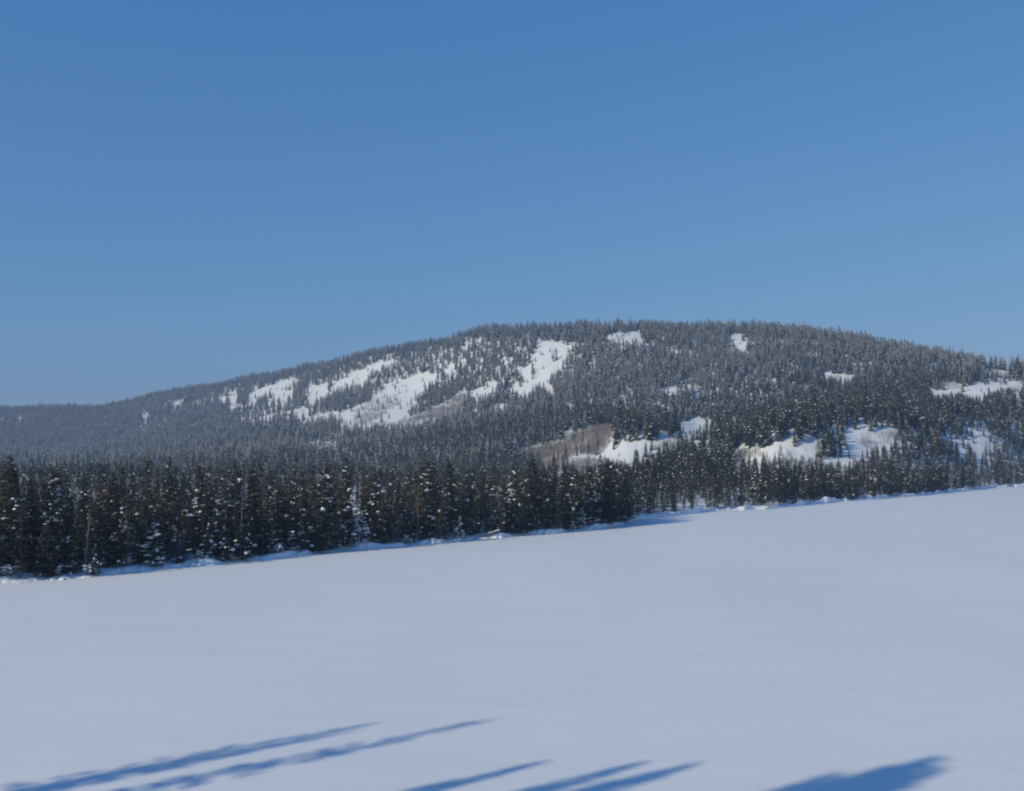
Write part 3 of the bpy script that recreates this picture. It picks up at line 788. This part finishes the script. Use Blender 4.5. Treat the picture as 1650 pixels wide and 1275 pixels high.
# ------------------------------------------------------------------ trees on the near bank, whose shadows reach over the lake
tipsL = [((-8.2, 61.2), 54, 3, .85), ((-9.3, 59.4), 58, 0, .75), ((-.9, 61.8), 58, 3, .85), ((1.8, 53.4), 50, 0, 1.1), ((7.2, 53.2), 52, 0, 1.15), ((9.9, 53.2), 55, 0, 1.25), ((6.3, 51.0), 58, 2, 1.2),
         ((16.4, 51.6), 56, 0, 1.1), ((22.8, 53.9), 61, 0, 1.35), ((20.8, 52.6), 59, 2, 1.35), ((22.4, 52.6), 66, 0, 1.4), ((19.2, 51.2), 63, 2, 1.4)]
for i, ((tx, ty), L, kd, wd) in enumerate(tipsL):
    x, y = tx - LDIR[0] * L, ty - LDIR[1] * L
    zb = float(bank_z(np.array(x), np.array(y))); zb = max(zb, 0)
    Hh = L * math.tan(SUN_EL) - zb
    tree(kd, x, y, zb - .1, Hh, i * 1.3, 'tall conifer on the near bank casting a long shadow over the lake snow', 'shadow casting trees on the near bank', wd, plain=True)

def snag(px, t_, H_, label):
    u = U(px); y = float(np.interp(u, UU, shoreY)) + t_; x = u * y
    e = bpy.data.objects.new('dead_tree', None); C.objects.link(e); e.location = (x, y, tz(x, y) - .1); e.rotation_euler = (LR.gauss(0, .05), LR.gauss(0, .07), px)
    tag(e, label, 'tree')
    r = random.Random(px); vs, fs = [], []
    for i_ in range(6):
        f = i_ / 5
        for k_ in range(7):
            a = k_ / 7 * 6.283; ra = .15 * (1 - .8 * f); vs.append((ra * math.cos(a) + .12 * math.sin(f * 4), ra * math.sin(a), -.4 + (H_ + .4) * f))
    for i_ in range(5):
        for k_ in range(7): fs.append((i_ * 7 + k_, i_ * 7 + (k_ + 1) % 7, (i_ + 1) * 7 + (k_ + 1) % 7, (i_ + 1) * 7 + k_))
    link('trunk', mesh('snag_trunk', vs, fs, [M_log], smooth=True), e)
    for _ in range(16):
        f = r.uniform(.25, .97); a = r.uniform(0, 6.28); l_ = r.uniform(.5, 1.7) * (1.1 - f * .7); c = Vector((.12 * math.sin(f * 4), 0, H_ * f)); d = Vector((math.cos(a), math.sin(a), r.uniform(-.3, .35)))
        v2 = []
        for (cc, w_) in ((c, .04), (c + d * l_, .012)):
            for k_ in range(4): v2.append((cc[0] - math.sin(a) * w_ * math.cos(k_ * 1.571), cc[1] + math.cos(a) * w_ * math.cos(k_ * 1.571), cc[2] + w_ * math.sin(k_ * 1.571)))
        link('branch', mesh('snag_branch', v2, [(k_, (k_ + 1) % 4, 4 + (k_ + 1) % 4, 4 + k_) for k_ in range(4)], [M_log]), e)
snag(392, 3.4, 9.5, 'bare dead tree with a grey brown trunk before the forest, past the snow hump')
snag(676, 4.2, 10.5, 'leafless dead tree with reddish trunk in the forest front beside the jutting conifer')
snag(140, 3.8, 8.5, 'short bare dead tree at the forest front well away from the logs')

# ------------------------------------------------------------------ shoreline things: fallen logs, snowy bushes
def log(px, t_, L, rad, heading, rise, label, branches):
    u = U(px); y = float(np.interp(u, UU, shoreY)) + t_; x = u * y; z = tz(x, y)
    e = bpy.data.objects.new('fallen_log', None); C.objects.link(e); e.location = (x, y, z)
    tag(e, label, 'log')
    d = Vector((math.cos(heading) * math.cos(rise), math.sin(heading) * math.cos(rise), math.sin(rise)))
    s1 = d.cross(Vector((0, 0, 1))).normalized(); s2 = s1.cross(d)
    vs, fs = [], []; r = random.Random(px)
    n_ = 9
    for i_ in range(8):
        f = i_ / 7; c = d * (L * f - .6) + s2 * (.06 * math.sin(f * 5)) + Vector((0, 0, rad * .3))
        ra = rad * (1 - .55 * f)
        for k_ in range(n_):
            a = k_ / n_ * 6.283; p = c + s1 * (ra * math.cos(a) * r.uniform(.9, 1.1)) + s2 * (ra * math.sin(a) * r.uniform(.9, 1.1)); vs.append(tuple(p))
    for i_ in range(7):
        for k_ in range(n_): fs.append((i_ * n_ + k_, i_ * n_ + (k_ + 1) % n_, (i_ + 1) * n_ + (k_ + 1) % n_, (i_ + 1) * n_ + k_))
    fs.append(tuple(reversed(range(n_)))); fs.append(tuple(range(7 * n_, 8 * n_)))
    link('trunk', mesh('log_trunk', vs, fs, [M_log], smooth=True), e)
    for _ in range(branches):
        f = r.uniform(.3, .95); c = d * (L * f - .6); a = r.uniform(-.9, .9)
        dd = (d * .3 + s2 * math.cos(a) + s1 * math.sin(a)).normalized(); l_ = r.uniform(.5, 1.3)
        v2 = []
        for (cc, w_) in ((c, rad * .22), (c + dd * l_, rad * .06)):
            for k_ in range(5):
                an = k_ / 5 * 6.283; v2.append(tuple(cc + d * (w_ * math.cos(an)) + s1 * (w_ * math.sin(an))))
        link('branch_stub', mesh('stub', v2, [(k_, (k_ + 1) % 5, 5 + (k_ + 1) % 5, 5 + k_) for k_ in range(5)], [M_log]), e)
    sv, sf = [], []
    for i_ in range(9):
        f = .08 + i_ / 9 * .9; c = d * (L * f - .6) + s2 * (rad * (1 - .5 * f) * .8) + Vector((0, 0, rad * .3))
        lump(sv, sf, tuple(c), L * .075, rad * .85 * (1 - .4 * f), rad * .55, heading, r)
    tag(link('snow_cap', mesh('log_snow', sv, sf, [M_snow], smooth=True), e), kind='stuff')
log(778, 1.3, 4.6, .26, math.radians(18), math.radians(17), 'snow topped fallen log slanting up from the lake edge in front of dark conifers', 2)
log(1006, 1.0, 4.4, .24, math.radians(8), math.radians(36), 'broken snowy log sticking up steeply at the tip of the wooded point', 3)

def mound(px, t_, rx, ry, h_, label):
    u = U(px); y = float(np.interp(u, UU, shoreY)) + t_; x = u * y; z = min(tz(x, y), .5)
    vs, fs = [], []; n_ = 20; m_ = 7
    for i_ in range(m_):
        f = i_ / (m_ - 1)
        for k_ in range(n_):
            a = k_ / n_ * 6.283; w_ = 1 + .22 * math.sin(a * 3 + px) + .12 * math.sin(a * 5)
            rr = (1 - f) ** .6
            vs.append((rx * rr * w_ * math.cos(a), ry * rr * w_ * math.sin(a), -.6 + (h_ + .6) * f ** .75 + .05 * math.sin(7 * a + 9 * f)))
    for i_ in range(m_ - 1):
        for k_ in range(n_): fs.append((i_ * n_ + k_, i_ * n_ + (k_ + 1) % n_, (i_ + 1) * n_ + (k_ + 1) % n_, (i_ + 1) * n_ + k_))
    tag(link('snow_mound', mesh('snow_mound', vs, fs, [M_ground], smooth=True), None, (x, y, z)), label, 'snow mound')
mound(960, -.6, 1.6, 1.0, .75, 'bright white mound of snow at the lake edge before the wooded point')
mound(314, .2, 1.0, .8, .8, 'small white snow hump against the dark forest edge')
mound(893, -.2, .8, .6, .5, 'little round snow lump at the foot of the snow flecked conifer')

def bush_geo(seed, snowy):
    r = random.Random(seed); vs, fs = brush_geo(seed, 1.7, 26, 1.1, .022); sv, sf = [], []
    for _ in range(snowy):
        a = r.uniform(0, 6.28); q_ = r.uniform(0, .8); lump(sv, sf, (math.cos(a) * q_, math.sin(a) * q_, r.uniform(.3, 1.5) * (1 - q_ * .4)), r.uniform(.12, .34), r.uniform(.1, .25), r.uniform(.08, .18), a, r)
    return mesh('bush_twigs', vs, fs, [M_twig]), mesh('bush_snow', sv, sf, [M_snow], smooth=True)
bushes = [bush_geo(500, 16), bush_geo(501, 9)]
for i in range(16):
    kd = i % 2
    px = [20, 95, 150, 205, 330, 372, 452, 530, 588, 655, 745, 838, 922, 965, 1060, 1240][i]
    u = U(px); y = float(np.interp(u, UU, shoreY)) + R_.uniform(2.0, 4.2); x = u * y
    e = bpy.data.objects.new('snowy_bush', None); C.objects.link(e); e.location = (x, y, tz(x, y)); s = R_.uniform(.7, 1.25); e.scale = (s, s, s); e.rotation_euler = (0, 0, R_.uniform(0, 6.28))
    link('twigs', bushes[kd][0], e); tag(link('snow_load', bushes[kd][1], e), kind='stuff'); e.children[0]['kind'] = 'stuff'
    tag(e, ['leafless bush with many snow pillows on the bank ', 'leafless bush with few snow pillows on the bank '][kd] + landmark(px), 'bush', ['snowy bushes along the shore', 'barer bushes along the shore'][kd])

# ------------------------------------------------------------------ the air
def haze_box(x0, x1, y0, y1, z0, z1, dens):
    v = [(x, y, z) for z in (z0, z1) for y in (y0, y1) for x in (x0, x1)]
    f = [(0, 2, 3, 1), (4, 5, 7, 6), (0, 1, 5, 4), (2, 6, 7, 3), (0, 4, 6, 2), (1, 3, 7, 5)]
    m = bpy.data.materials.new('haze'); m.use_nodes = True; t_ = m.node_tree; t_.nodes.clear()
    out = t_.nodes.new('ShaderNodeOutputMaterial'); pv = t_.nodes.new('ShaderNodeVolumePrincipled')
    pv.inputs['Color'].default_value = (.44, .64, 1, 1); pv.inputs['Density'].default_value = dens; pv.inputs['Anisotropy'].default_value = .0
    t_.links.new(pv.outputs[0], out.inputs['Volume'])
    tag(link('haze', mesh('haze', v, f, [m])), 'thin blue winter haze in the air over lake and mountain', 'haze', kind='stuff')
haze_box(-3500, 3500, -3500, 3500, -80, 260, .00027)
